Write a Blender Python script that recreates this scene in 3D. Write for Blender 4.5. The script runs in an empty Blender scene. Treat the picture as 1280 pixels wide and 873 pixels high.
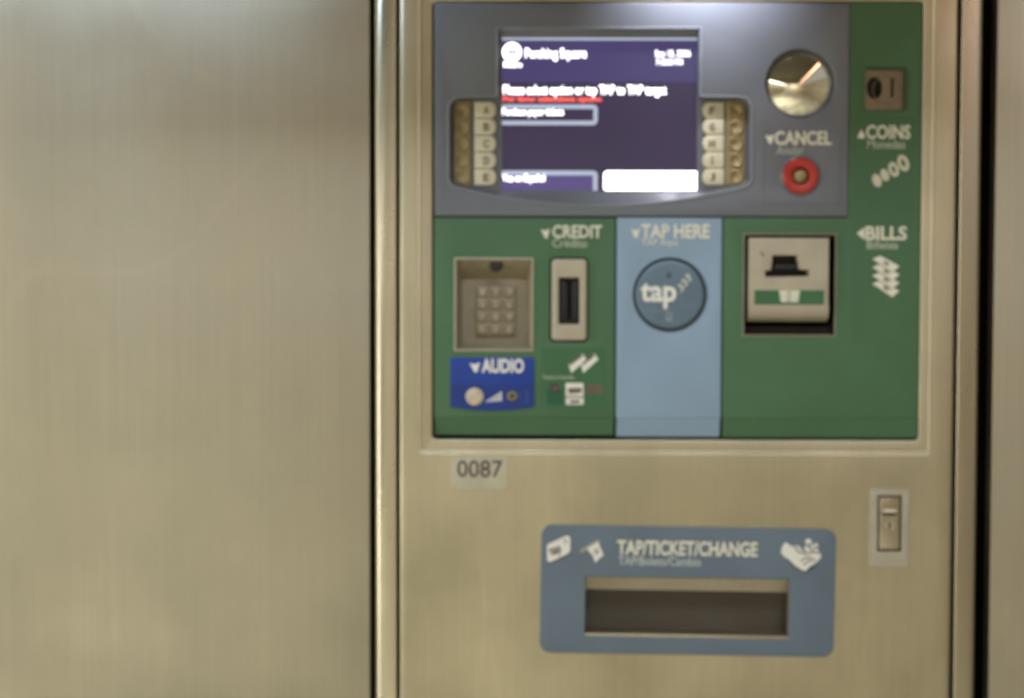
import bpy, bmesh, math, random
from mathutils import Vector, Matrix, Euler
random.seed(7)
S = bpy.context.scene
COL = S.collection
R = math.radians

# ------------------------------------------------------------------ camera
FPX = 2000.0                       # focal length in photo pixels (1280 wide)
D = 2.0
cam_d = bpy.data.cameras.new('camera'); cam = bpy.data.objects.new('camera', cam_d); COL.objects.link(cam)
S.camera = cam
cam_d.sensor_width = 36.0; cam_d.sensor_fit = 'HORIZONTAL'; cam_d.lens = 36.0*FPX/1280.0
cam_d.clip_start = 0.02; cam_d.clip_end = 100
PITCH, YAW, ROLL = R(2.2), R(0.45), R(0.12)
AIM = Vector((0, 0, 1.2))
CR = Matrix.Rotation(YAW, 3, 'Z') @ Matrix.Rotation(R(90)-PITCH, 3, 'X') @ Matrix.Rotation(ROLL, 3, 'Z')
CL = AIM - CR @ Vector((0, 0, -D))
cam.location = CL; cam.rotation_euler = CR.to_euler()
cam_d.dof.use_dof = True           # the photograph is focused short of the machine
cam_d.dof.focus_distance = 1.60
cam_d.dof.aperture_fstop = 2.35

# ------------------------------------------------------------------ world and light
W = bpy.data.worlds.new('World'); S.world = W; W.use_nodes = True
bg = W.node_tree.nodes['Background']
bg.inputs[0].default_value = (1.0, 0.97, 0.92, 1); bg.inputs[1].default_value = 0.42

def area(name, loc, target, sx, sy, power, col):
    l = bpy.data.lights.new(name, 'AREA'); l.shape = 'RECTANGLE'; l.size = sx; l.size_y = sy
    l.energy = power; l.color = col
    o = bpy.data.objects.new(name, l); COL.objects.link(o); o.location = loc
    d = Vector(target) - Vector(loc)
    o.rotation_euler = d.to_track_quat('-Z', 'Y').to_euler()
    return o
# two long rows of tubes along the station ceiling (seen in the convex mirror) and the lamp over the machine
area('tube_row_lamp', (-4.0, -7.5, 2.90), (-4.0, -7.5, 0), 0.45, 14.0, 210, (1.0, 0.98, 0.94))
area('tube_row_lamp', (1.75, -7.5, 2.90), (1.75, -7.5, 0), 0.10, 14.0, 40, (1.0, 0.42, 0.22))
l_ = area('soffit_lamp', (0.235, -0.11, 1.80), (0.235, 0.0, 1.655), 0.15, 0.04, 0.55, (0.86, 0.87, 1.0))
l_.data.spread = R(55)
l_ = area('steel_top_fill_lamp', (-0.66, -0.20, 1.865), (-0.66, 0.0, 1.56), 0.88, 0.05, 1.9, (0.60, 0.76, 1.0))  # added lamp, brightens the top of the left steel sheet
l_.data.spread = R(110)
l_ = area('floor_bounce_lamp', (-1.2, -3.2, 2.92), (-1.2, -3.2, 0), 2.6, 2.4, 65, (1.0, 0.98, 0.93))  # added lamp, lights the floor so it bounces up onto the machine
l_.data.spread = R(70)
area('front_fill_lamp', (0.3, -2.35, 2.90), (0.3, -2.35, 0.0), 2.2, 0.62, 68, (0.82, 0.92, 1.0))  # added fill for the lower part of the machine front
area('side_hall_lamp', (-4.3, -1.5, 1.4), (0, -0.6, 1.3), 0.8, 2.4, 80, (1.0, 0.98, 0.92))
area('far_wall_fill_lamp', (-0.6, -12.8, 2.6), (-0.6, -15, 1.9), 4.0, 0.3, 190, (1.0, 0.98, 0.95))  # added to brighten the far wall that the steel reflects

S.view_settings.view_transform = 'Standard'; S.view_settings.look = 'None'
S.view_settings.exposure = -0.08; S.view_settings.gamma = 1
S.render.engine = 'CYCLES'
S.render.resolution_x = 1024; S.render.resolution_y = 698

# ------------------------------------------------------------------ coordinates
def at(px, py, Y=0.0):
    d = CR @ Vector(((px-640.0)/FPX, (436.5-py)/FPX, -1.0))
    t = (Y-CL.y)/d.y
    p = CL + d*t
    return (p.x, p.z)
def rc(x0, y0, x1, y1, Y=0.0):     # a true rectangle from two photo corners: x0, z0 (low), x1, z1 (high)
    a, b, c, d = at(x0, y0, Y), at(x1, y0, Y), at(x0, y1, Y), at(x1, y1, Y)
    return ((a[0]+c[0])/2, (c[1]+d[1])/2, (b[0]+d[0])/2, (a[1]+b[1])/2)
def pl(pts, Y=0.0): return [at(x, y, Y) for x, y in pts]
MM = 0.001

def rect(r): return [(r[0], r[1]), (r[2], r[1]), (r[2], r[3]), (r[0], r[3])]
def rrect(r, rad, n=5):
    x0, z0, x1, z1 = r; out = []
    for cx, cz, a0 in ((x1-rad, z0+rad, -90), (x1-rad, z1-rad, 0), (x0+rad, z1-rad, 90), (x0+rad, z0+rad, 180)):
        for i in range(n+1):
            a = R(a0+90.0*i/n); out.append((cx+rad*math.cos(a), cz+rad*math.sin(a)))
    return out
def circ(c, r, n=40, rz=None):
    rz = r if rz is None else rz
    return [(c[0]+r*math.cos(2*math.pi*i/n), c[1]+rz*math.sin(2*math.pi*i/n)) for i in range(n)]
def area2(p): return sum(p[i][0]*p[(i+1) % len(p)][1]-p[(i+1) % len(p)][0]*p[i][1] for i in range(len(p)))
def ccw(p): return p if area2(p) > 0 else p[::-1]
def inset(p, d):                   # p counter-clockwise, d > 0 shrinks
    if abs(d) < 1e-9: return list(p)
    out = []; n = len(p)
    for i in range(n):
        a = Vector(p[i-1]); b = Vector(p[i]); c = Vector(p[(i+1) % n])
        e1 = (b-a); e2 = (c-b)
        if e1.length < 1e-9: e1 = e2
        if e2.length < 1e-9: e2 = e1
        e1 = e1.normalized(); e2 = e2.normalized()
        n1 = Vector((-e1.y, e1.x)); n2 = Vector((-e2.y, e2.x))
        m = n1+n2
        if m.length < 1e-6: m = n1
        m.normalize(); k = max(0.35, m.dot(n1))
        q = b+m*(d/k); out.append((q.x, q.y))
    return out

class MB:
    def __init__(self): self.bm = bmesh.new(); self.mi = 0
    def ring(self, pts, y): return [self.bm.verts.new((x, y, z)) for x, z in pts]
    def face(self, vs):
        try:
            f = self.bm.faces.new(vs); f.material_index = self.mi; return f
        except ValueError: return None
    def bridge(self, a, b):
        n = len(a)
        for i in range(n): self.face((a[i], a[(i+1) % n], b[(i+1) % n], b[i]))
    def cap(self, loops):
        es = []
        for lp in loops:
            for i in range(len(lp)):
                e = self.bm.edges.get((lp[i], lp[(i+1) % len(lp)])) or self.bm.edges.new((lp[i], lp[(i+1) % len(lp)]))
                es.append(e)
        r = bmesh.ops.triangle_fill(self.bm, use_beauty=True, use_dissolve=False, edges=es, normal=(0, -1, 0))
        for g in r['geom']:
            if isinstance(g, bmesh.types.BMFace): g.material_index = self.mi
    def plate(self, outer, yf, yb, ch=0.0, holes=(), hch=0.0, seg=3, back=True, hdepth=None):
        """plate facing -Y: front at yf, back at yb, rounded front edge ch; holes run through"""
        o = ccw(outer); fl = []
        rings = []
        st = range(seg+1) if ch > 0 else (seg,)
        for k in st:
            t = R(90.0*k/seg)
            rings.append(self.ring(inset(o, ch*(1-math.sin(t))), yf+(ch*(1-math.cos(t)) if ch > 0 else 0)))
        rings.append(self.ring(o, yb))
        for a, b in zip(rings, rings[1:]): self.bridge(a, b)
        fl.append(rings[0]); bl = [rings[-1]]
        for h in holes:
            h = ccw(h); rs = []
            st = range(seg+1) if hch > 0 else (seg,)
            for k in st:
                t = R(90.0*k/seg)
                rs.append(self.ring(inset(h, -hch*(1-math.sin(t))), yf+(hch*(1-math.cos(t)) if hch > 0 else 0)))
            rs.append(self.ring(h, yb if hdepth is None else hdepth))
            for a, b in zip(rs, rs[1:]): self.bridge(b, a)
            fl.append(rs[0]); bl.append(rs[-1])
        self.cap(fl)
        if back: self.cap(bl if hdepth is None else bl[:1])
        return self
    def loft(self, rings):         # rings: list of (pts, y)
        rs = [self.ring(p, y) for p, y in rings]
        for a, b in zip(rs, rs[1:]): self.bridge(a, b)
        return rs
    def lathe(self, c, prof, n=48, cap0=True):   # profile of (r, y) from centre outwards
        rs = []
        for r, y in prof:
            if r < 1e-7: rs.append([self.bm.verts.new((c[0], y, c[1]))])
            else: rs.append(self.ring(circ(c, r, n), y))
        for a, b in zip(rs, rs[1:]):
            if len(a) == 1:
                for i in range(n): self.face((a[0], b[i], b[(i+1) % n]))
            else: self.bridge(a, b)
        return self
    def box(self, x0, y0, z0, x1, y1, z1, ch=0.0):
        r = bmesh.ops.create_cube(self.bm, size=1.0)
        for v in r['verts']:
            v.co = Vector((x0+(v.co.x+.5)*(x1-x0), y0+(v.co.y+.5)*(y1-y0), z0+(v.co.z+.5)*(z1-z0)))
        fs = set(f for v in r['verts'] for f in v.link_faces)
        if ch > 0:
            es = list(set(e for v in r['verts'] for e in v.link_edges))
            bmesh.ops.bevel(self.bm, geom=es, offset=ch, segments=3, profile=0.5, affect='EDGES')
        return self
    def stroke(self, pts, w, yf, yb):    # flat ribbon following a polyline in x, z
        n = len(pts); L = []; Rr = []
        for i in range(n):
            a = Vector(pts[max(i-1, 0)]); b = Vector(pts[min(i+1, n-1)]); t = (b-a).normalized(); m = Vector((-t.y, t.x))*w/2
            p = Vector(pts[i]); L.append(tuple(p+m)); Rr.append(tuple(p-m))
        return self.plate(Rr+L[::-1], yf, yb)
    def build(self, name, mats, parent=None, smooth=35):
        bm = self.bm
        bmesh.ops.recalc_face_normals(bm, faces=bm.faces)
        me = bpy.data.meshes.new(name); bm.to_mesh(me); bm.free()
        for m in (mats if isinstance(mats, (list, tuple)) else [mats]): me.materials.append(m)
        if smooth:
            me.polygons.foreach_set('use_smooth', [True]*len(me.polygons)); me.set_sharp_from_angle(angle=R(smooth))
        o = bpy.data.objects.new(name, me); COL.objects.link(o)
        if parent: o.parent = parent
        return o

def text_tris(s, bold, shear=0.0):
    c = bpy.data.curves.new('lettering', 'FONT'); c.body = s; c.size = 1; c.offset = bold; c.resolution_u = 3; c.shear = shear
    o = bpy.data.objects.new('lettering', c); COL.objects.link(o)
    bpy.context.view_layer.update()
    dg = bpy.context.evaluated_depsgraph_get()
    me = bpy.data.meshes.new_from_object(o.evaluated_get(dg))
    vs = [tuple(v.co) for v in me.vertices]; fs = [tuple(p.vertices) for p in me.polygons]
    bpy.data.objects.remove(o); bpy.data.curves.remove(c); bpy.data.meshes.remove(me)
    return vs, fs
def add_text(mb, s, r, yf, bold=0.0, th=0.0004, rot=0.0, shear=0.0):
    """flat raised letters filling rectangle r = x0, z0, x1, z1"""
    vs, fs = text_tris(s, bold, shear)
    xa = min(v[0] for v in vs); xb = max(v[0] for v in vs); ya = min(v[1] for v in vs); yb = max(v[1] for v in vs)
    sx = (r[2]-r[0])/(xb-xa); sy = (r[3]-r[1])/(yb-ya)
    cx, cz = (r[0]+r[2])/2, (r[1]+r[3])/2
    co, si = math.cos(rot), math.sin(rot)
    V = []
    for v in vs:
        x = r[0]+(v[0]-xa)*sx-cx; z = r[1]+(v[1]-ya)*sy-cz
        V.append(mb.bm.verts.new((cx+x*co-z*si, yf, cz+x*si+z*co)))
    F = [mb.face([V[i] for i in f]) for f in fs]
    F = [f for f in F if f]
    ex = bmesh.ops.extrude_face_region(mb.bm, geom=F)
    for g in ex['geom']:
        if isinstance(g, bmesh.types.BMVert): g.co.y += th
    return mb
def lettering(s, box, Y, mat, parent, bold=0.0, name='lettering', rot=0.0, shear=0.0):
    m = MB(); add_text(m, s, rc(*box, Y), Y-0.0004, bold, 0.0004, rot, shear)
    return m.build(name, mat, parent, smooth=0)

# ------------------------------------------------------------------ materials
def nodes(name):
    m = bpy.data.materials.new(name); m.use_nodes = True
    nt = m.node_tree; return m, nt, nt.nodes['Principled BSDF']
def tex(nt, kind, scale, detail=4, vec=(1, 1, 1), rough=0.55):
    tc = nt.nodes.new('ShaderNodeTexCoord'); mp = nt.nodes.new('ShaderNodeMapping'); mp.inputs['Scale'].default_value = vec
    n = nt.nodes.new('ShaderNodeTexNoise'); n.inputs['Scale'].default_value = scale; n.inputs['Detail'].default_value = detail
    n.inputs['Roughness'].default_value = rough
    nt.links.new(tc.outputs['Object'], mp.inputs['Vector']); nt.links.new(mp.outputs['Vector'], n.inputs['Vector'])
    return n
def ramp(nt, src, p0, c0, p1, c1):
    r = nt.nodes.new('ShaderNodeValToRGB'); e = r.color_ramp.elements
    e[0].position = p0; e[0].color = (*c0, 1); e[1].position = p1; e[1].color = (*c1, 1)
    nt.links.new(src, r.inputs['Fac']); return r
def mix(nt, a, b, fac, mode='MULTIPLY'):
    n = nt.nodes.new('ShaderNodeMix'); n.data_type = 'RGBA'; n.blend_type = mode
    n.inputs[0].default_value = fac
    nt.links.new(a, n.inputs[6]); nt.links.new(b, n.inputs[7]); return n.outputs[2]
def bump(nt, src, strength, dist, bsdf, prev=None):
    b = nt.nodes.new('ShaderNodeBump'); b.inputs['Strength'].default_value = strength; b.inputs['Distance'].default_value = dist
    nt.links.new(src, b.inputs['Height'])
    if prev: nt.links.new(prev, b.inputs['Normal'])
    nt.links.new(b.outputs['Normal'], bsdf.inputs['Normal']); return b.outputs['Normal']
def paint(name, col, rough=0.45, var=0.12, scale=18, metallic=0.0, bmp=0.03, coat=0.0):
    m, nt, b = nodes(name)
    n = tex(nt, 'n', scale, 5)
    lo = tuple(c*(1-var) for c in col); hi = tuple(min(1, c*(1+var)) for c in col)
    r = ramp(nt, n.outputs['Fac'], 0.3, lo, 0.7, hi)
    nt.links.new(r.outputs['Color'], b.inputs['Base Color'])
    n2 = tex(nt, 'n', scale*0.5, 3)
    rr = ramp(nt, n2.outputs['Fac'], 0.3, (rough*.88,)*3, 0.7, (min(1, rough*1.15),)*3)
    nt.links.new(rr.outputs['Color'], b.inputs['Roughness'])
    b.inputs['Metallic'].default_value = metallic
    b.inputs['Coat Weight'].default_value = coat; b.inputs['Coat Roughness'].default_value = 0.25
    if bmp:
        n3 = tex(nt, 'n', 900, 2); bump(nt, n3.outputs['Fac'], bmp*4, 0.0003, b)
    return m
def steel(name, col, rough, brush=(2, 1, 160), wave=0.0, stain=0.25):
    m, nt, b = nodes(name)
    b.inputs['Metallic'].default_value = 1.0
    s = tex(nt, 'n', 3.0, 6, brush, 0.6)                      # brushing
    base = ramp(nt, s.outputs['Fac'], 0.25, tuple(c*0.95 for c in col), 0.75, tuple(c*1.05 for c in col))
    d = tex(nt, 'n', 4.5, 4, (1.2, 1, 1.0), 0.5)               # hand marks and grime
    dr = ramp(nt, d.outputs['Fac'], 0.38, (1-stain, 1-stain*1.05, 1-stain*1.25), 0.62, (1, 1, 1))
    c = mix(nt, base.outputs['Color'], dr.outputs['Color'], 1.0)
    e = tex(nt, 'n', 1.6, 3, (3.5, 1, 0.35), 0.5)             # long vertical streaks
    er = ramp(nt, e.outputs['Fac'], 0.35, (0.94, 0.94, 0.93), 0.65, (1.03, 1.03, 1.03))
    c = mix(nt, c, er.outputs['Color'], 1.0)
    sc_ = tex(nt, 'n', 1.7, 2, (1.0, 1, 0.5), 0.45); sc_.inputs['Distortion'].default_value = 1.2   # thin scuff lines
    sr = nt.nodes.new('ShaderNodeValToRGB'); e3 = sr.color_ramp.elements
    e3[0].position = 0.492; e3[0].color = (1, 1, 1, 1); e3[1].position = 0.508; e3[1].color = (1, 1, 1, 1)
    k3 = e3.new(0.5); k3.color = (1.035, 1.03, 1.02, 1)
    nt.links.new(sc_.outputs['Fac'], sr.inputs['Fac'])
    c = mix(nt, c, sr.outputs['Color'], 1.0)
    nt.links.new(c, b.inputs['Base Color'])
    rr = ramp(nt, d.outputs['Fac'], 0.35, (rough*1.2,)*3, 0.65, (rough*0.9,)*3)
    nt.links.new(rr.outputs['Color'], b.inputs['Roughness'])
    p = bump(nt, s.outputs['Fac'], 0.15, 0.0004, b)
    if wave:
        w = tex(nt, 'n', 1.0, 2, (0.7, 1, 5.0), 0.4); bump(nt, w.outputs['Fac'], wave, 0.02, b, p)
    return m
def glow(name, col, strength, base=(0.01, 0.01, 0.012)):
    m, nt, b = nodes(name)
    n = tex(nt, 'n', 7, 2)
    r = ramp(nt, n.outputs['Fac'], 0.3, tuple(c*0.92 for c in col), 0.7, tuple(c*1.06 for c in col))
    b.inputs['Base Color'].default_value = (*base, 1); b.inputs['Roughness'].default_value = 0.35
    nt.links.new(r.outputs['Color'], b.inputs['Emission Color']); b.inputs['Emission Strength'].default_value = strength
    return m

M = {}
M['wall_steel'] = steel('brushed_wall_steel', (0.515, 0.485, 0.395), 0.40, (90, 1, 1.0), 0.06, 0.10)
M['door_steel'] = steel('brushed_door_steel', (0.60, 0.555, 0.41), 0.40, (40, 1, 1.6), 0.04, 0.22)
M['frame_steel'] = steel('brushed_frame_steel', (0.62, 0.58, 0.46), 0.27, (60, 1, 1.5), 0.0, 0.12)
M['plate_steel'] = steel('satin_steel', (0.66, 0.60, 0.48), 0.38, (60, 1, 3), 0.0, 0.15)
M['dark_steel'] = steel('dull_dark_steel', (0.30, 0.26, 0.185), 0.48, (60, 1, 3), 0.0, 0.2)
M['brass'] = steel('worn_brass', (0.42, 0.35, 0.20), 0.55, (80, 1, 80), 0.0, 0.3)
M['grey'] = paint('grey_fascia_paint', (0.135, 0.148, 0.172), 0.40, 0.06, 9, coat=0.25)
M['green'] = paint('green_fascia_paint', (0.054, 0.132, 0.060), 0.55, 0.08, 9)
M['green_dark'] = paint('dark_green_print', (0.038, 0.125, 0.050), 0.5, 0.06, 20)
M['blue'] = paint('pale_blue_paint', (0.228, 0.325, 0.43), 0.5, 0.05, 9)
M['tapblue'] = paint('target_blue_plastic', (0.110, 0.168, 0.222), 0.35, 0.08, 30)
M['trayblue'] = paint('slate_blue_paint', (0.115, 0.155, 0.195), 0.5, 0.08, 14)
M['audio'] = paint('bright_blue_print', (0.006, 0.040, 0.27), 0.4, 0.06, 20)
M['print'] = paint('cream_print', (0.68, 0.67, 0.54), 0.5, 0.06, 60)
M['print_dim'] = paint('thin_cream_print', (0.42, 0.45, 0.35), 0.5, 0.06, 60)
M['ink'] = paint('dark_ink', (0.05, 0.04, 0.045), 0.5, 0.1, 60)
M['brown_ink'] = paint('brown_ink', (0.16, 0.10, 0.08), 0.5, 0.1, 60)
M['white'] = paint('white_print', (0.72, 0.71, 0.64), 0.5, 0.05, 60)
M['cream'] = paint('cream_plastic', (0.62, 0.58, 0.42), 0.45, 0.06, 60)
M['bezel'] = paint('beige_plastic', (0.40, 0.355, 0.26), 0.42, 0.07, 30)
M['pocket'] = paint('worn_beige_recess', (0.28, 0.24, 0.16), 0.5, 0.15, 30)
M['black'] = paint('black_plastic', (0.012, 0.010, 0.012), 0.55, 0.2, 40)
M['gap'] = paint('dark_gap', (0.010, 0.007, 0.009), 0.8, 0.2, 10)
M['red'] = paint('red_plastic', (0.42, 0.028, 0.018), 0.4, 0.08, 60)
M['mirror'], _nt, _b = nodes('convex_mirror')
_b.inputs['Metallic'].default_value = 1; _b.inputs['Base Color'].default_value = (0.86, 0.83, 0.70, 1)
_n = tex(_nt, 'n', 40, 4); _r = ramp(_nt, _n.outputs['Fac'], 0.35, (0.03,)*3, 0.7, (0.09,)*3)
_nt.links.new(_r.outputs['Color'], _b.inputs['Roughness'])
M['s_head'] = glow('screen_header_glow', (0.060, 0.047, 0.16), 1.0)
M['s_body'] = glow('screen_body_glow', (0.038, 0.026, 0.070), 1.0)
M['s_low'] = glow('screen_button_glow', (0.105, 0.075, 0.24), 1.0)
M['s_white'] = glow('screen_white_glow', (1.0, 0.95, 1.0), 3.6)
M['s_line'] = glow('screen_outline_glow', (0.50, 0.56, 0.70), 1.0)
M['s_red'] = glow('screen_red_glow', (1.0, 0.11, 0.08), 1.6)
M['floor'] = paint('station_floor', (0.43, 0.405, 0.30), 0.35, 0.5, 1.3, bmp=0)
M['ceil'] = paint('dark_ceiling', (0.15, 0.135, 0.095), 0.7, 0.2, 2, bmp=0)
M['hall'] = paint('station_wall_stone', (0.46, 0.42, 0.32), 0.5, 0.45, 2.5, bmp=0)

# ------------------------------------------------------------------ setting
def struct(name, mb, mat):
    o = mb.build(name, mat, None, smooth=0); o['kind'] = 'structure'; return o
struct('wall', MB().box(-3.2, 0.36, 0.0, 3.2, 0.42, 3.2), M['gap'])
struct('floor', MB().box(-4.6, -16, -0.06, 4.6, 0.42, 0.0), M['floor'])
struct('ceiling', MB().box(-3.85, -16, 2.96, 1.62, 0.30, 3.06), M['ceil'])
struct('shade_soffit', MB().box(-3.2, -0.74, 1.88, 0.68, 0.35, 2.05), M['ceil'])  # unseen overhang, added and sized to shade the machine's upper front
struct('wall_left', MB().box(-4.50, -16, 0, -4.40, 0.36, 2.7), M['hall'])
struct('wall_right', MB().box(3.6, -16, 0, 3.7, 0.36, 2.7), M['hall'])
struct('wall_far', MB().box(-4.4, -15.0, 0, 3.6, -14.9, 2.94), M['hall'])

def thing(name, label, cat, loc):
    o = bpy.data.objects.new(name, None); COL.objects.link(o); o.location = loc
    o.empty_display_size = 0.1; o['label'] = label; o['category'] = cat; return o
# steel sheets to either side of the machine
x_l = (at(460.5, 20, .012)[0]+at(463.8, 840, .012)[0])/2
x_r = (at(1246, 20, .012)[0]+at(1236.5, 840, .012)[0])/2
for lab, xa, xb in (('wide brushed steel wall sheet filling the left of the ticket machine', -1.45, x_l),
                    ('brushed steel wall sheet right of the wide black gap', x_r, 1.55)):
    m = MB(); m.plate(rect((xa, 0.02, xb, 2.55)), 0.012, 0.034, 0.0018)
    o = m.build('steel_cladding', M['wall_steel']); o['label'] = lab; o['category'] = 'cladding'

# ------------------------------------------------------------------ machine
tm = thing('ticket_machine', 'steel ticket vending machine with green, grey and blue front and lit screen', 'ticket machine', (0, 0, 0))
def part(mb, name, mat, parent=tm, smooth=35): return mb.build(name, mat, parent, smooth)

ZT, ZB = 1.715, 0.22
def xs(pt, pb, Y): return (at(pt, 20, Y)[0]+at(pb, 840, Y)[0])/2
fx0, fx1 = xs(466.3, 469.5, -.004), xs(1229, 1222.5, -.004)
sx0, sx1 = xs(494, 497, -.004), xs(1199, 1195, -.004)
dx0, dx1 = xs(496.6, 499.6, -.006), xs(1196, 1192, -.006)
# cabinet frame around the door
m = MB(); m.plate(rect((fx0, 0.06, fx1, 1.80)), -0.006, 0.36, 0.014, [rect((sx0, ZB-.003, sx1, ZT+.003))], 0.0016, seg=6, hdepth=0.012)
part(m, 'cabinet', M['frame_steel'])
m = MB(); m.plate(rect((sx0-.01, ZB-.012, sx1+.01, ZT+.012)), 0.0122, 0.0180, 0, [rect((sx0+.006, ZB+.006, sx1-.006, ZT-.006))]); part(m, 'door_seam', paint('brown_seam', (.07, .05, .04), .7, .2, 10))
# door with the recessed border round the fascias, and its openings
hole = rc(523.5, -13, 1166, 566.5, -.006)
tray_o = rc(728, 718, 990, 800.5, -.006)
lock_o = rc(1096.5, 619.5, 1127, 689.5, -.006)
m = MB(); m.plate(rect((dx0, ZB, dx1, ZT)), -0.0065, 0.0115, 0.008, [rrect(hole, .005), rect(tray_o), rect(lock_o)], 0.0022, seg=6)
door = part(m, 'door', M['door_steel'])
inn = rc(540.5, 2.5, 1151, 550.0, 0)
m = MB(); m.plate(rect((hole[0]-.004, hole[1]-.004, hole[2]+.004, hole[3]+.004)), -0.0030, 0.012, 0, [rrect(inn, .006)], 0.0012)
part(m, 'door_border', M['door_steel'])
m = MB(); h2 = rrect((hole[0]-.0004, hole[1]-.0004, hole[2]+.0004, hole[3]+.0004), .005)
m.plate(h2, -0.0072, 0.0, 0.0011, [inset(ccw(h2), .0027)], 0.0011); part(m, 'door_bead', M['plate_steel'])
m = MB(); m.plate(rect((inn[0]-.01, inn[1]-.01, inn[2]+.01, inn[3]+.01)), 0.05, 0.06); part(m, 'fascia_backing', M['gap'])

# ---- lower edge of the fascias leans in
def fascia(pts, name, mat, holes=(), bend=None, Y=-0.002, ch=0.0016, th=0.02):
    m = MB(); m.plate(pts, Y, Y+th, ch, holes, 0.0012)
    return part(m, name, mat)
def bent(r, holes, name, mat, zb, Y=-0.002, extra=None):
    """panel whose lowest strip (below zb) folds inwards"""
    x0, z0, x1, z1 = r
    m = MB()
    pts = extra if extra else [(x0, zb), (x1, zb), (x1, z1), (x0, z1)]
    m.plate(pts, Y, Y+.02, 0.0008, holes, 0.0012)
    a = [(x0+.0008, Y+.0001, zb), (x1-.0008, Y+.0001, zb), (x1-.0008, Y+.0062, z0+.003), (x0+.0008, Y+.0062, z0+.003)]
    b = [(x0+.0008, Y+.021, zb), (x1-.0008, Y+.021, zb), (x1-.0008, Y+.021, z0), (x0+.0008, Y+.021, z0)]
    va = [m.bm.verts.new(p) for p in a]; vb = [m.bm.verts.new(p) for p in b]
    m.face(va); m.face(vb); m.bridge(va, vb)
    return part(m, name, mat)

TX = -0.0020     # front of the fascias
# ================= left green fascia
gl = rc(542.5, 272.5, 768.3, 547.3)
kp = rc(570, 324.5, 664.5, 437)
rd = rc(687.5, 322.5, 735, 428)
zb = at(650, 522)[1]
g1 = bent(gl, [rect(kp), rrect(rd, .006)], 'green_fascia', M['green'], zb); g1['label'] = 'lower left green fascia'
# ================= blue fascia
bl = rc(770.3, 272.5, 901.3, 549.3)
tc = at(837, 368.5); TR = 0.0462
b1 = bent(bl, [circ(tc, TR+.0012, 56)], 'blue_fascia', M['blue'], zb)
# ================= right green fascia (an L that also carries the coin slot)
bc = rc(929.5, 293.5, 1043.5, 419)
cs = rc(1081.5, 86, 1132, 138)
gr = rc(903.2, 272.5, 1149.3, 550.5)
xu0, zu1 = at(1062.0, 5)[0], at(1100, 3.5)[1]
L = [(gr[0], zb), (gr[2]-.0002, zb), (at(1151.2, 150)[0], zu1), (xu0, zu1), (xu0, gr[3]), (gr[0], gr[3])]
g2 = bent(gr, [rect(bc), rrect(cs, .003)], 'green_fascia', M['green'], zb, extra=L); g2['label'] = 'right green fascia running up beside the mirror'
# ================= grey fascia with the sculpted opening round the screen
ga = rc(543.0, 4.0, 1060.5, 270.8)
def pocket(ins=0.0):
    P = []
    def arc(cx, cy, rad, a0, a1, n=6):
        for i in range(n+1):
            a = R(a0+(a1-a0)*i/n); P.append((cx+rad*math.cos(a), cy-rad*math.sin(a)))
    P.append((622.5, 37)); P.append((874, 37)); P.append((874, 122))
    arc(925, 136, 13, 90, 0); arc(926, 222, 12, 0, -62)
    for i in range(1, 16):
        t = i/16.0; x = 931-(931-569)*t; P.append((x, 232.5+23.5*math.sin(math.pi*t)**0.85))
    arc(574, 222, 12, -118, -180); arc(575, 136, 13, 180, 90)
    P.append((622.5, 122))
    return P
PO = pocket()
def inner(p):
    x, y = p
    if y < 60: return (x+(1.5 if x < 700 else -1.5), y+10)
    nx = x+(4.5 if x < 600 else (-4.5 if x > 900 else 0)); ny = y
    if y > 228: ny = min(y-3, 240.5) if y > 233 else y-4
    elif y < 140 : ny = y+3
    return (nx, ny)
PI_ = [inner(p) for p in PO]
mc = at(1000, 105.5); MR = 0.0420
cb = at(1000, 220.5)
m = MB(); m.plate(rect(ga), TX-.001, 0.018, 0.0016, [pl(PO), circ(mc, MR+.0012, 64), circ(cb, .0228, 48)], 0.0018, hdepth=0.0018)
fl = ccw(pl(PO)); fi = ccw(pl(PI_, .009))
rs = m.loft([(fl, 0.0018), (fi, 0.009)])
g3 = part(m, 'grey_fascia', M['grey'])
sc = rc(626.5, 46.5, 871.5, 240.5, .011)
ff = ccw(pl([(x, y) for x, y in PI_], .009))
m = MB(); m.plate(inset(ff, -.003), 0.0094, 0.0125, 0, [rect(rc(627.5, 47.5, 871.5, 238.5, .011))], 0.0); part(m, 'screen_surround', M['grey'], g3)

po_ = ccw(pl(PO)); m = MB(); m.plate(inset(po_, -.0026), TX-.0022, TX, .0011, [inset(po_, -.0004)], .0009)
part(m, 'opening_bead', paint('rim_highlight_grey', (0.22, 0.235, 0.27), .35, .05, 12), g3)  # highlight along the rim put into a lighter grey
# ---- mirror and cancel button
m = MB(); Rm = MR/0.52; hm = Rm-math.sqrt(Rm*Rm-MR*MR)
prof = [(MR*i/14.0, -0.0065+hm-(math.sqrt(Rm*Rm-(MR*i/14.0)**2)-(Rm-hm))) for i in range(15)]
prof += [(MR, .014)]
m.lathe(mc, prof, 72); mir = part(m, 'convex_mirror', M['mirror'], smooth=60)
m = MB(); m.lathe(mc, [(MR+.0001, .010), (MR+.0002, .0010), (MR+.0011, .0008), (MR+.0011, .012)], 72); part(m, 'mirror_rim', M['grey'], mir)
m = MB(); m.lathe(cb, [(.0105, .006), (.0108, -.0060), (.0120, -.0068), (.0205, -.0068), (.0222, -.0052), (.0224, .010)], 56)
cbt = part(m, 'cancel_button', M['red'])
m = MB(); m.lathe(cb, [(0, -.0065), (.005, -.0060), (.008, -.0045), (.0098, -.0020), (.0103, .006)], 40); part(m, 'button_cap', M['brass'], cbt)
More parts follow.
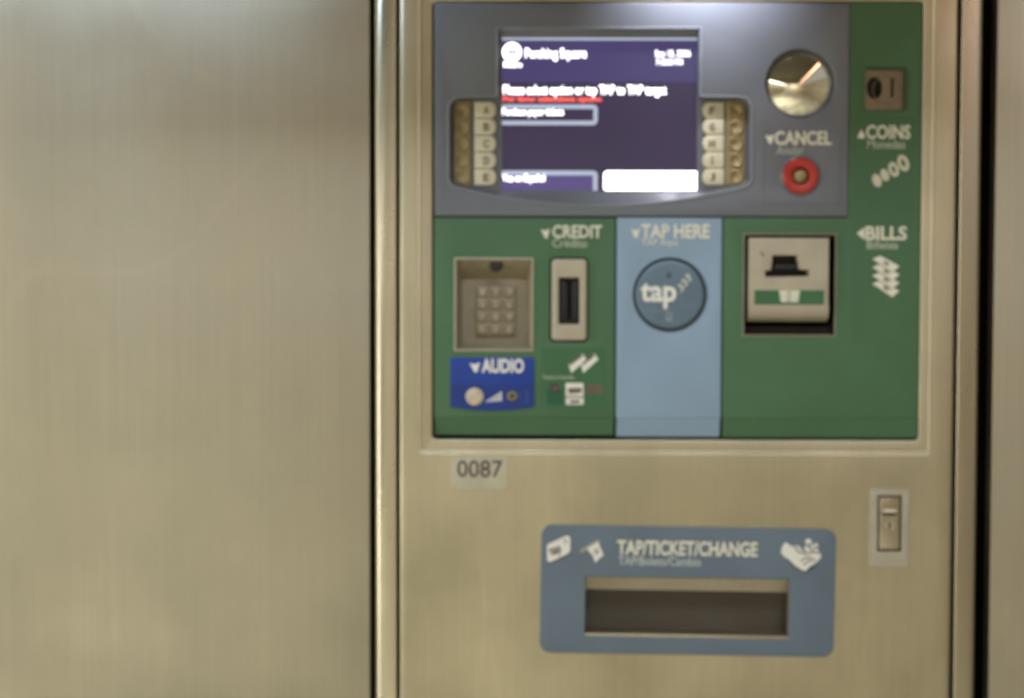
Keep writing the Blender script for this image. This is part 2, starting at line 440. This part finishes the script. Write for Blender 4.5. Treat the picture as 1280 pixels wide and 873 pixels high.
m = MB(); m.lathe(cb, [(.0226, .012), (.0227, -.0040), (.0236, -.0046), (.0250, -.0036), (.0256, -.0026)], 56); part(m, 'button_collar', M['grey'], cbt)

TF = TX-.001
def tri(mb, pts, Y): mb.plate(pl(pts, Y), Y-.0004, Y)
def arrow(pts, Y, parent):
    m = MB(); tri(m, pts, Y); return part(m, 'arrow_mark', M['print'], parent, 0)
DOWN = lambda x, y, w, h: [(x, y+1), (x+w*.5, y+h*.22), (x+w, y), (x+w*.72, y+h), (x+w*.45, y+h)]
lettering('CANCEL', (968.5, 164, 1039.5, 181.5), TF, M['print'], g3, .025)
lettering('Anular', (970, 182.5, 1005, 193.5), TF, M['print_dim'], g3, 0.0, shear=.15)
arrow(DOWN(956.5, 168, 11, 12), TF, g3)
# the thin printed panel round the cancel button
m = MB(); o_ = rc(954.5, 164, 1050.5, 256.5, TF); i_ = inset(rect(o_), .0009)
m.plate(rect(o_), TF-.0002, TF, 0, [i_]); part(m, 'printed_outline', paint('outline_grey', (0.10, 0.105, 0.125), .5, .05), g3, 0)

# ---- screen
SY = .0115
m = MB(); m.plate(rect(rc(625.5, 44, 873.5, 241, SY)), SY, SY+.006); scr = part(m, 'screen', M['s_body'])
def spanel(box, mat, name, y=SY, rad=0):
    r = rc(*box, y); m = MB(); m.plate(rrect(r, rad) if rad else rect(r), y-.0003, y+.0001); return part(m, name, mat, scr, 0)
def soutline(box, w, name, open_bottom=False):
    y = SY-.0003; r = rc(*box, y); m = MB()
    o = rrect(r, .006, 5); m.plate(o, y-.0003, y, 0, [inset(o, w)]); return part(m, name, M['s_line'], scr, 0)
spanel((627, 51, 871.5, 103), M['s_head'], 'screen_header')
spanel((627, 46.5, 871.5, 50.5), M['s_line'], 'screen_header_line')
spanel((627, 216, 744, 239), M['s_low'], 'screen_footer')
soutline((618, 131, 747, 156.5), .0052, 'screen_option_frame')
soutline((618, 213.5, 747, 246), .0058, 'screen_option_frame')
spanel((754.5, 214, 874, 239.5), M['s_white'], 'screen_option_block', SY-.0003, .005)
def stext(s, box, mat, bold=0.02): return lettering(s, box, SY-.0008, mat, scr, bold, 'screen_text')
m = MB(); c = at(640, 65.5, SY); m.plate(circ(c, .0118, 32), SY-.0012, SY-.0004)
lg = part(m, 'screen_emblem', M['s_white'], scr, 0)
m = MB(); add_text(m, 'M', rc(634.5, 59, 645.5, 72, SY), SY-.0016, .03); part(m, 'screen_emblem_letter', glow('screen_emblem_ink', (.62, .55, .92), 1.0), scr, 0)
stext('Metro', (629.5, 77, 652.5, 84.5), M['s_white'], .03)
stext('Pershing Square', (656.5, 60.5, 733, 76.5), M['s_white'], .025)
stext('Sep 15, 2006', (819, 63, 863, 73.5), M['s_white'], .02)
stext('7:18:03 PM', (820, 74, 853, 81.5), M['s_white'], .02)
stext('Please select option or tap TAP to TAP target', (629, 106.5, 833, 122), M['s_white'], .025)
stext('Por favor seleccione opcion', (628.5, 120.5, 752, 129), M['s_red'], .05)
stext('Purchase paper tickets', (628, 135.5, 704.5, 147), M['s_white'], .025)
stext('Vea en Español', (628, 218, 681, 230), M['s_white'], .025)

# ---- letter plates and brass button strips either side of the screen
PY = .0094
rows = 5
def lplate(x0, x1, y0, y1, left, ch):
    m = MB(); n = 6; P = []
    if left:
        P = [(x0, y0+.4), (x1-7, y0+.4)]
        for i in range(1, n): a = math.pi*i/n; P.append((x1-7+7*math.sin(a), (y0+y1)/2-(y1-y0-.8)/2*math.cos(a)))
        P += [(x1-7, y1-.4), (x0, y1-.4)]
    else:
        P = [(x1, y0+.4), (x0+7, y0+.4)]
        for i in range(1, n): a = math.pi*i/n; P.append((x0+7-7*math.sin(a), (y0+y1)/2-(y1-y0-.8)/2*math.cos(a)))
        P += [(x0+7, y1-.4), (x1, y1-.4)]
    m.plate(pl(P, PY), PY-.0034, PY, .0014)
    o = part(m, 'letter_plate', M['cream'])
    cx = (x0+x1)/2+(1 if left else -1)
    w = 3.6 if ch != 'I' else 1.0
    lettering(ch, (cx-w, y0+5.5, cx+w, y1-5.5), PY-.0034, M['brown_ink'], o, .03, 'letter')
for i, ch in enumerate('ABCDE'): lplate(593, 620.5, 127.5+21*i, 148.5+21*i, True, ch)
for i, ch in enumerate('FGHIJ'): lplate(878, 904.5, 128+20.8*i, 148.8+20.8*i, False, ch)
for x0, x1, left in ((567.5, 589, True), (907, 931.5, False)):
    m = MB(); r = rc(x0, 126, x1, 233.5, PY)
    b_ = part(m.plate(rrect(r, .005), PY-.0030, PY, .0010), 'button_strip', M['brass'])
    for i in range(5):
        c = at((x0+x1)/2, 139+20.6*i, PY); m = MB()
        m.lathe(c, [(0, PY-.0030), (.0050, PY-.0034), (.0068, PY-.0046), (.0080, PY-.0050), (.0090, PY-.0044), (.0094, PY-.0028)], 32)
        part(m, 'option_button', M['brass'], b_, 60)

# ---- coins
CY = .0045
m = MB(); hc = at(1093, 110, CY); sl = rc(1113.8, 99, 1117.2, 122, CY)
m.plate(rect(cs), CY, CY+.006, 0, [circ(hc, .0095, 28, .0135), rect(sl)], .0006)
csl = part(m, 'coin_slot', M['dark_steel'])
r = rc(1080, 84.5, 1133.5, 139.5); m = MB(); m.plate(rrect(r, .004), TX-.0016, CY, .0012, [rrect(cs, .003)], .0008); part(m, 'coin_slot_bezel', M['green'], csl)
m = MB(); m.plate(rect(cs), .016, .018); part(m, 'coin_chute', M['black'], csl)
m = MB(); m.lathe(at(1108, 113, CY), [(.0165, CY), (.0168, CY-.0012), (.0176, CY-.0012), (.0178, CY)], 40); part(m, 'coin_dial', M['dark_steel'], csl)
lettering('COINS', (1082.5, 156.5, 1138, 174), TX, M['print'], g2, .025)
lettering('Monedas', (1084, 175, 1131.5, 186), TX, M['print_dim'], g2, .012)
arrow([(1071.5, 173), (1076.5, 162), (1081, 170), (1080, 173.5)], TX, g2)
def disc_icon(mb, x, y, rx, ry, ang, Y, n=22):
    c = at(x, y, Y); P = []
    for i in range(n):
        a = 2*math.pi*i/n; u, v = rx*math.cos(a)*MM, ry*math.sin(a)*MM
        P.append((c[0]+u*math.cos(ang)-v*math.sin(ang), c[1]+u*math.sin(ang)+v*math.cos(ang)))
    return P
m = MB()
for k, (x, y, s) in enumerate(((1096, 226, 7.5), (1106, 219, 7), (1117, 212, 8.5), (1129, 204, 9.5))):
    P = disc_icon(m, x, y, s*.72, s*1.12, R(22), TX)
    q = disc_icon(m, x, y, s*.26, s*.55, R(22), TX)
    m.mi = 0; m.plate(P, TX-.0004, TX+.0, 0, [q] if k in (2, 3) else [])
part(m, 'coins_icon', paint('coin_print', (0.58, 0.56, 0.44), .5, .1, 60), g2, 0)
# ---- bills lettering and icon
lettering('BILLS', (1082, 283, 1133.5, 300.5), TX, M['print'], g2, .025)
lettering('Billetes', (1083.5, 301.5, 1122.5, 311.5), TX, M['print_dim'], g2, .012)
arrow([(1071, 292), (1080.5, 284.5), (1080.5, 300)], TX, g2)
m = MB()
for k in range(4):
    y = 320+10.3*k; Yk = TX-.0004*(4-k)
    m.mi = 0; m.plate(pl([(1090.5, y+4), (1100, y), (1124, y+13), (1115.5, y+20.5)], TX), Yk-.0003, TX, 0)
    m.mi = 1; m.plate(disc_icon(m, 1107.5, y+9.5, 4.2, 2.4, R(-30), TX), Yk-.0005, TX, 0)
    m.plate(pl([(1090.5, y+4), (1115.5, y+20.5), (1115.0, y+21.8), (1090.5, y+5.3)], TX), Yk-.0004, TX, 0)
part(m, 'bills_icon', [M['print'], paint('bill_ink', (0.25, 0.22, 0.17), .5, .1, 60)], g2, 0)
# faint darker printed strip behind coin and bill markings
m = MB(); m.plate(rect(rc(1065.5, 147, 1142, 430, TX)), TX-.0002, TX+.0001); part(m, 'printed_strip', paint('green_strip_print', (0.049, 0.124, 0.056), .5, .05, 12), g2, 0)

# ---- credit
lettering('CREDIT', (690.5, 281.5, 752.5, 298), TX, M['print'], g1, .025)
lettering('Crédito', (690.5, 298.8, 734, 309.5), TX, M['print_dim'], g1, .012)
arrow(DOWN(676, 286, 11.5, 12), TX, g1)
m = MB(); r = rc(689.5, 324, 733.5, 426, TX)
sl = rc(698.5, 347.5, 724.5, 405.5, TX-.004)
m.plate(rrect(r, .005), TX-.0055, .012, .0035, [rrect(sl, .002)], .002, seg=5); cr = part(m, 'card_reader', M['bezel'])
m = MB(); m.plate(rect((sl[0]-.002, sl[1]-.002, sl[2]+.002, sl[3]+.002)), .004, .008, 0, [rect(rc(709.5, 352, 713, 400, .012))]); part(m, 'card_slot', M['black'], cr)
m = MB()
for x0, x1 in ((700.5, 707), (715.5, 722)):
    m.plate(rect(rc(x0, 351, x1, 401.5, .002)), .0000, .0045, .001)
part(m, 'slot_guide', M['black'], cr)
# ---- keypad recess
KD = .032
kb = rc(577.5, 349, 659.5, 431, KD)
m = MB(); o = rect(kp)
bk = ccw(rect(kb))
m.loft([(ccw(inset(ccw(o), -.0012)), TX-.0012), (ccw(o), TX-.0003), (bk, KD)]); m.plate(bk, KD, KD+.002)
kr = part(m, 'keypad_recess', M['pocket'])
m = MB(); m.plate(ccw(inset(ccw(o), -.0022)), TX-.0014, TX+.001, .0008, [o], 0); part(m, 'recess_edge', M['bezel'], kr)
m = MB(); c = at(620, 331.5, .008); m.lathe((c[0], c[1]), [(0, .0015), (.0065, .0015), (.0085, .003), (.0088, .012)], 28)
ob = part(m, 'recess_light', M['black'], kr)
kpad = rc(594.5, 357.5, 645, 420.5, KD-.003)
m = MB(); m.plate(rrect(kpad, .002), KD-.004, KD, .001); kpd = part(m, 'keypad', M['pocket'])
keys = '123456789*0#'
kw = (kpad[2]-kpad[0])/3; kh = (kpad[3]-kpad[1])/4
for i, ch in enumerate(keys):
    cx = kpad[0]+kw*(i % 3+.5); cz = kpad[3]-kh*(i//3+.5)
    m = MB(); y = KD-.0050; r = (cx-kw*.44, cz-kh*.44, cx+kw*.44, cz+kh*.44)
    m.plate(rrect(r, .002), y, KD-.003, .0012)
    m.mi = 1; add_text(m, ch, (cx-.0026, cz-.0036, cx+.0026, cz+.0036), y-.0003, .01, .0003)
    part(m, 'key', [M['dark_steel'], paint('worn_digit_print', (.44, .41, .33), .5, .1, 60)], kpd)
# ---- audio plate
P = [(563, 447), (667.5, 447)]
for i in range(13):
    t = i/12.0; P.append((667.5-104.5*t, 509+4.5*math.sin(math.pi*t)))
AY = TX
m = MB(); m.plate(pl(P, AY), AY-.0014, AY+.001, .0006); au = part(m, 'audio_panel', M['audio'])
AF = AY-.0014
lettering('AUDIO', (602, 448.5, 655, 466.5), AF, M['white'], au, .035)
m = MB(); tri(m, DOWN(587, 453, 13, 12.5), AF); part(m, 'arrow_mark', M['white'], au, 0)
# darker blue band over the lower half
P2 = [(563.8, 481), (666.8, 481)]
for i in range(13):
    t = i/12.0; P2.append((666.8-103*t, 508.2+4.5*math.sin(math.pi*t)))
m = MB(); m.plate(pl(P2, AF), AF-.0002, AF+.0002); part(m, 'audio_band', paint('deep_blue', (.005, .030, .20), .5, .06, 20), au, 0)
m = MB(); c = at(593.5, 496, AF)
m.lathe(c, [(0, AF-.0022), (.006, AF-.0026), (.009, AF-.0024), (.0110, AF-.0014), (.0114, AF)], 36); part(m, 'audio_button', paint('worn_cream_metal', (.50, .42, .30), .4, .3, 120), au, 60)
m = MB(); c = at(640.5, 495.5, AF)
m.lathe(c, [(.0026, AF+.003), (.0028, AF-.0020), (.0040, AF-.0028), (.0058, AF-.0022), (.0066, AF)], 32); m.mi = 1; m.lathe(c, [(0, AF-.0003), (.0028, AF-.0003)], 24)
part(m, 'headphone_jack', [M['brass'], M['black']], au, 60)
m = MB()
for k in range(5):
    x = 608+4.1*k; h = 3+2.6*k
    m.plate(pl([(x, 503-1.2*k*.3), (x+2.5, 503-1.2*k*.3), (x+2.5, 503-h), (x, 503-h+1)], AF), AF-.0005, AF)
part(m, 'volume_bars', M['white'], au, 0)
m = MB()
for k, rr_ in enumerate((6, 9.5)):
    pts = [at(644+6*k+rr_*math.cos(R(a)), 496-rr_*math.sin(R(a)), AF) for a in range(-50, 51, 10)]
    m.stroke(pts, .0012, AF-.0004, AF)
part(m, 'sound_waves', paint('faded_blue_print', (.05, .10, .38), .5, .05, 30), au, 0)
# ---- accepted cards sticker
KY = TX
m = MB(); m.plate(rect(rc(676, 434.5, 757, 510.5, KY)), KY-.0003, KY+.0003); st = part(m, 'card_sticker', M['green_dark'])
KF = KY-.0003
for k, dx in enumerate((0, 15)):
    m = MB(); m.mi = 0
    m.plate(pl([(711+dx, 456), (729+dx-1, 442), (733+dx, 449.5), (714+dx, 466.5)], KF), KF-.0005-.0003*k, KF)
    m.mi = 1; m.plate(pl([(713+dx, 453.5), (727.5+dx, 442.8), (728.5+dx, 445.3), (712.5+dx, 457.5)], KF), KF-.0008-.0003*k, KF)
    part(m, 'card_icon', [M['white'], M['brown_ink']], st, 0)
lettering('Tarjetas Aceptadas', (678, 469, 718, 475.5), KF, M['print_dim'], st, .01)
m = MB(); m.plate(pl([(683, 487), (702.5, 487), (703, 506.5), (684, 506.5)], KF), KF-.0003, KF); m.mi = 1
m.plate(pl([(686, 480), (697, 479.5), (700.5, 490.5), (690, 491.5)], KF), KF-.0006, KF)
m.mi = 2; m.plate(pl([(690, 484.5), (697, 484), (698, 487), (691, 487.5)], KF), KF-.0009, KF)
part(m, 'card_emblem', [paint('teal_print', (.010, .085, .040), .5, .05, 40), M['ink'], M['brown_ink']], st, 0)
m = MB(); m.plate(pl([(707, 479), (729, 479), (729.5, 506), (707.5, 506)], KF), KF-.0003, KF); m.mi = 1
m.plate(pl([(710, 485.5), (727, 485), (727, 491), (711, 492.5)], KF), KF-.0006, KF); m.plate(pl([(707.2, 495.5), (729.3, 495.5), (729.3, 497.3), (707.2, 497.3)], KF), KF-.0006, KF)
m.plate(pl([(712, 500.5), (725, 500.5), (724, 504), (713, 504)], KF), KF-.0006, KF)
part(m, 'card_emblem', [M['white'], M['brown_ink']], st, 0)
m = MB()
for x in (738.5, 748):
    m.plate(circ(at(x, 487, KF), .0063, 24), KF-.0003-.0002*(x > 740), KF)
    m.mi = 1
part(m, 'card_emblem', [paint('dull_red_print', (.13, .085, .06), .5, .1, 40), paint('dull_brown_print', (.12, .10, .06), .5, .1, 40)], st, 0)

# ---- tap target
lettering('TAP HERE', (801.5, 280.5, 887, 298), TX, M['print'], b1, .025)
lettering('TAP Aquí', (801.5, 298.8, 847.5, 309.5), TX, paint('pale_blue_print', (.56, .58, .50), .5, .05, 40), b1, .01)
arrow(DOWN(788.5, 285.5, 11.5, 12), TX, b1)
m = MB(); m.lathe(tc, [(0, -.0040), (.038, -.0040), (.0415, -.0036), (.0428, -.0020), (.0430, .012)], 72); tp = part(m, 'tap_target', M['tapblue'], tm, 50)
m = MB(); m.lathe(tc, [(.0430, .012), (.0432, -.0008), (.0460, -.0008), (.0462, .012)], 72); part(m, 'target_ring', M['black'], tp)
m = MB(); m.lathe(tc, [(.0462, .012), (.0463, -.0026), (.0468, -.0030), (.0474, -.0026), (.0480, -.0018)], 72); part(m, 'target_collar', M['blue'], tp)
TY = -.0040
lettering('tap', (800.5, 353, 845.5, 386), TY, M['white'], tp, .03)
m = MB()
for k in range(3):
    x = 846+4.6*k; y = 357-6.2*k
    m.plate(pl([(x, y), (x+5.5, y-2.6), (x+9.5, y+5.5), (x+3.5, y+9.5), (x+6, y+4)], TY), TY-.0004, TY)
part(m, 'wave_mark', paint('pale_wave_print', (.45, .47, .40), .5, .05, 40), tp, 0)
m = MB(); m.plate(pl([(836, 340), (840, 344.5), (836, 349), (832, 344.5)], TY), TY-.0004, TY, 0, [pl([(836, 342.3), (838, 344.5), (836, 346.7), (834, 344.5)], TY)]); part(m, 'diamond_mark', M['ink'], tp, 0)
dim = paint('faint_blue_print', (.19, .26, .31), .5, .05, 40)
lettering('Place card on target and hold', (850, 376.5, 876, 383.5), TY, dim, tp, .0)
lettering('transit access pass', (800, 386.5, 836, 391), TY, dim, tp, .0)
m = MB(); m.plate(rrect(rc(832, 390, 840.5, 402, TY), .001), TY-.0004, TY, 0, [rrect(rc(834, 392.5, 838.5, 396, TY), .0006)]); part(m, 'card_mark', dim, tp, 0)

# ---- bill acceptor
BD = .05
m = MB(); o = ccw(rect(bc)); m.loft([(o, TX-.0004), (ccw(inset(o, .0005)), BD)]); m.plate(inset(o, .0005), BD, BD+.002); bc_ = part(m, 'bill_recess', M['black'])
m = MB(); m.plate(inset(o, -.0012), TX-.0010, TX+.001, .0006, [inset(o, .0004)], .0004); part(m, 'recess_edge', M['pocket'], bc_)
m = MB(); m.plate(rect(rc(930.5, 408, 1042.5, 418.8, .03)), .03, .034); part(m, 'recess_sill', paint('dark_sill', (.02, .016, .012), .5, .15, 30), bc_)
MY = -.010
hat = [(966, 319.5), (997, 319.5), (1000, 337), (1011.5, 338), (1012.5, 345.5), (957, 346.5), (956.5, 339), (964, 337.5)]
mr = rc(936.5, 297.5, 1036.5, 384, MY); mz = rc(936.5, 297.5, 1036.5, 403, MY)
m = MB(); m.plate(rect(mr), MY, .03, .0022, [pl(hat, MY)], .0012)
# rolled lower lip
n = 8; prev = None; xa, xb = mz[0], mz[2]
Lr = []
for i in range(n+1):
    t = i/n; a = R(95*t)
    zz = mr[1]+.0018-(mr[1]-mz[1]+.0018)*math.sin(min(a, R(90)))
    yy = MY+.022*(1-math.cos(a)); 
    Lr.append((m.bm.verts.new((xa, yy, zz)), m.bm.verts.new((xb, yy, zz))))
Lb = (m.bm.verts.new((xa, .03, mz[1]+.001)), m.bm.verts.new((xb, .03, mz[1]+.001)))
Lt = (m.bm.verts.new((xa, .03, mr[1]+.0018)), m.bm.verts.new((xb, .03, mr[1]+.0018)))
for p, q in zip(Lr, Lr[1:]): m.face((p[0], p[1], q[1], q[0]))
m.face((Lr[-1][0], Lr[-1][1], Lb[1], Lb[0]))
m.face([v[0] for v in Lr]+[Lb[0], Lt[0]]); m.face([v[1] for v in Lr]+[Lb[1], Lt[1]])
ba = part(m, 'bill_acceptor', paint('bill_module_plastic', (.40, .355, .265), .40, .07, 30))
m = MB(); r = rc(950, 312, 1018, 352, 0.004); m.plate(rect(r), .012, .016); part(m, 'bill_slot', M['black'], ba)
m = MB(); m.plate(pl([(967, 331), (997, 331), (999, 337), (965, 337)], .012), .001, .012, .0006); part(m, 'slot_tongue', M['black'], ba)
m = MB(); m.plate(rect(rc(943, 363, 1030, 381, MY)), MY-.0004, MY+.0002); part(m, 'green_label', M['green_dark'], ba, 0)
m = MB()
for k in range(3):
    y = 363.5+5.0*k
    m.mi = 0; m.plate(pl([(973+k*.8, y), (999-k*.8, y), (1000-k*.8, y+4.4), (975+k*.8, y+4.4)], MY), MY-.0008, MY)
    m.mi = 1; m.plate(disc_icon(m, 986, y+2.3, 2.6, 0.9, 0, MY), MY-.0010, MY-.0004)
part(m, 'bills_icon', [M['print'], M['brown_ink']], ba, 0)
m = MB(); m.stroke(pl([(951, 315), (953, 318), (955, 321)], MY), .0014, MY-.0003, MY); part(m, 'scratch_mark', M['ink'], ba, 0)

# ---- number plate
NY = -.0065
m = MB(); m.plate(rrect(rc(564.5, 572.5, 634, 613, NY), .003), NY-.0005, NY+.0002, .0003); m.plate(rect(rc(598.4, 597, 599.4, 612.5, NY)), NY-.0006, NY-.0004)
npl = part(m, 'number_plate', paint('pale_label', (.44, .405, .29), .45, .08, 40))
lettering('0087', (571.5, 575.5, 628, 597), NY-.0005, M['ink'], npl, .004, 'digits')
# ---- lock
m = MB(); lp = rc(1087, 611.5, 1135.5, 709, NY); m.plate(rect(lp), NY-.0010, NY+.0002, .0006, [rect(lock_o)], .0004); lk = part(m, 'lock_plate', paint('pale_lock_plate', (.375, .345, .255), .45, .1, 40))
LY = -.0035
lb = rc(1099, 622, 1124.5, 687, LY)
m = MB(); m.plate(rect(lb), LY, .01, .0008, [rect(rc(1103.5, 640, 1120.5, 644.5, LY))]); lbd = part(m, 'lock_body', M['frame_steel'], lk)
m = MB(); m.plate(rect(inset(rect(lock_o), -.001)[0]+inset(rect(lock_o), -.001)[2]), .012, .014); part(m, 'lock_well', M['brown_ink'], lk)
m = MB(); c = at(1111.5, 657, LY); m.lathe(c, [(0, LY-.0012), (.0075, LY-.0012), (.0085, LY)], 28); m.mi = 1
m.plate(rect((c[0]-.0012, c[1]-.0045, c[0]+.0012, c[1]+.0045)), LY-.0016, LY-.0010); part(m, 'lock_cylinder', [M['plate_steel'], M['black']], lk)
m = MB(); m.plate(rect(rc(1104, 637, 1120, 641, LY)), LY-.0014, LY, .0005); part(m, 'lock_handle', M['cream'], lk)

# ---- delivery tray
DY = -.0065
slope = -R(0.75)
tr = rc(675.5, 658.5, 1043.5, 818.5, DY)
tcx, tcz = (tr[0]+tr[2])/2, (tr[1]+tr[3])/2
def rot(P):
    co, si = math.cos(slope), math.sin(slope)
    return [(tcx+(x-tcx)*co-(z-tcz)*si, tcz+(x-tcx)*si+(z-tcz)*co) for x, z in P]
so = rc(731.5, 722, 986.5, 797.5, DY)
m = MB(); m.plate(rot(rrect(tr, .014, 8)), DY-.0022, DY+.0004, .0009, [rot(rect(so))], .0006); ty = part(m, 'tray_plate', M['trayblue'])
DF = DY-.0022
tb = rect(rc(727, 717, 991, 801, .0)); 
m = MB(); o = ccw(rot(rect(inset(rect(so), -.0004)[0]+inset(rect(so), -.0004)[2])))
bkp = ccw([(x, z) for x, z in rot(rect(rc(729, 726, 989, 803, .07)))])
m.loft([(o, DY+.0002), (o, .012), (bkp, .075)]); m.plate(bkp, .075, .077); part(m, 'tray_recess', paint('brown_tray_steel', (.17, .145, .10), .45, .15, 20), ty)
# lip inside the top of the opening and the flap behind it
m = MB(); lr = rc(732.5, 722.5, 986, 740, .002); Q = rot(rect(lr))
va = [m.bm.verts.new((x, yy, z)) for (x, z), yy in zip(Q, (.010, .010, .0, .0))]
vb = [m.bm.verts.new((x, yy, z)) for (x, z), yy in zip(Q, (.012, .012, .002, .002))]
m.face(va); m.face(vb); m.bridge(va, vb); part(m, 'tray_lip', M['plate_steel'], ty)
m = MB(); fr = rc(732.5, 738.5, 986, 794, .013); Q = rot(rect(fr))
va = [m.bm.verts.new((x, yy, z)) for (x, z), yy in zip(Q, (.030, .030, .012, .012))]
vb = [m.bm.verts.new((x, yy, z)) for (x, z), yy in zip(Q, (.032, .032, .014, .014))]
m.face(va); m.face(vb); m.bridge(va, vb); part(m, 'tray_flap', paint('smoked_flap', (.045, .034, .022), .4, .1, 14), ty)
m = MB(); lr = rc(732, 793.5, 986.5, 797.5, -.006); m.plate(rot(rect(lr)), -.0068, .03, .0008); part(m, 'tray_sill', M['plate_steel'], ty)
def tray_text(s, box, mat, bold):
    r = rc(*box, DF); cx, cz = (r[0]+r[2])/2, (r[1]+r[3])/2
    (nx, nz), = rot([(cx, cz)]); 
    m = MB(); add_text(m, s, r, DF-.0004, bold, .0004, slope); return part(m, 'lettering', mat, ty, 0)
tray_text('TAP/TICKET/CHANGE', (771.5, 676.5, 947, 695), M['print'], .028)
tray_text('TAP/Boleto/Cambio', (773, 696.3, 876, 707.3), paint('thin_blue_print', (.46, .50, .46), .5, .05, 40), 0.01)
# card icon
m = MB(); m.mi = 0; m.plate(pl([(683.5, 683), (685.5, 680), (709, 669.5), (712.5, 671.5), (713, 688), (711, 691.5), (688, 703), (684, 701.5)], DF), DF-.0005, DF)
m.mi = 1; add_text(m, 'tap', rc(687, 682.5, 702, 696, DF), DF-.0008, .02, .0003, R(22))
m.stroke(pl([(704.5, 674.5), (708.5, 677), (706, 680)], DF), .0011, DF-.0008, DF-.0004)
m.stroke(pl([(684, 702.5), (688, 704), (711.5, 692.3), (713.7, 688)], DF), .0011, DF-.0006, DF)
part(m, 'card_icon', [M['white'], M['ink']], ty, 0)
# ticket icon coming out of its slot
m = MB(); m.plate(pl([(724, 688.5), (746, 675), (749, 677.5), (727, 691)], DF), DF-.0004, DF)
m.mi = 1; m.plate(pl([(733.5, 686), (747.5, 678), (751, 686), (754.5, 694), (750, 697.5), (744, 703.5), (741, 695)], DF), DF-.0007, DF)
m.mi = 2; m.plate(pl([(741.5, 688), (747, 684.8), (749.5, 691), (744.5, 694)], DF), DF-.0009, DF-.0004); 
m.plate(pl([(746, 674.2), (749.8, 677), (749, 682), (747, 678.4)], DF), DF-.0005, DF)
part(m, 'ticket_icon', [paint('tan_print', (.34, .32, .25), .5, .1, 40), M['white'], paint('grey_print', (.40, .38, .33), .5, .1, 40)], ty, 0)
# hand icon with coins
m = MB(); m.mi = 0
m.plate(pl([(976, 691), (978, 683), (982, 678), (990, 683.5), (996, 682), (1000, 684), (1004, 690), (1006, 683), (1009, 681.5), (1011.5, 687), (1013.5, 680.5), (1016.5, 681), (1018, 687.5), (1020.5, 685.5), (1023, 687), (1022.5, 692), (1025.5, 691.5), (1026, 697), (1019, 704.5), (1012, 708), (1007, 714.5), (1000, 711), (991, 706), (983, 699)], DF), DF-.0005, DF)
m.plate(circ(at(1010.5, 677, DF), .0040, 16, .0032), DF-.0004, DF); m.plate(circ(at(1020, 681.5, DF), .0028, 14, .0022), DF-.0006, DF)
m.mi = 1
for P in ([(993, 683), (998, 690), (1007, 693)], [(1003, 686), (1009, 692), (1017, 690)], [(1000, 702), (1008, 697), (1015, 697)], [(1012, 684), (1017, 690), (1023, 692)],
          [(1004, 707), (1011, 701), (1019, 700)], [(983, 698), (991, 706), (999, 713)], [(1005, 715), (1013, 711.5), (1020, 706)]):
    m.stroke(pl(P, DF), .0016, DF-.0008, DF-.0004)
part(m, 'hand_icon', [M['white'], M['ink']], ty, 0)
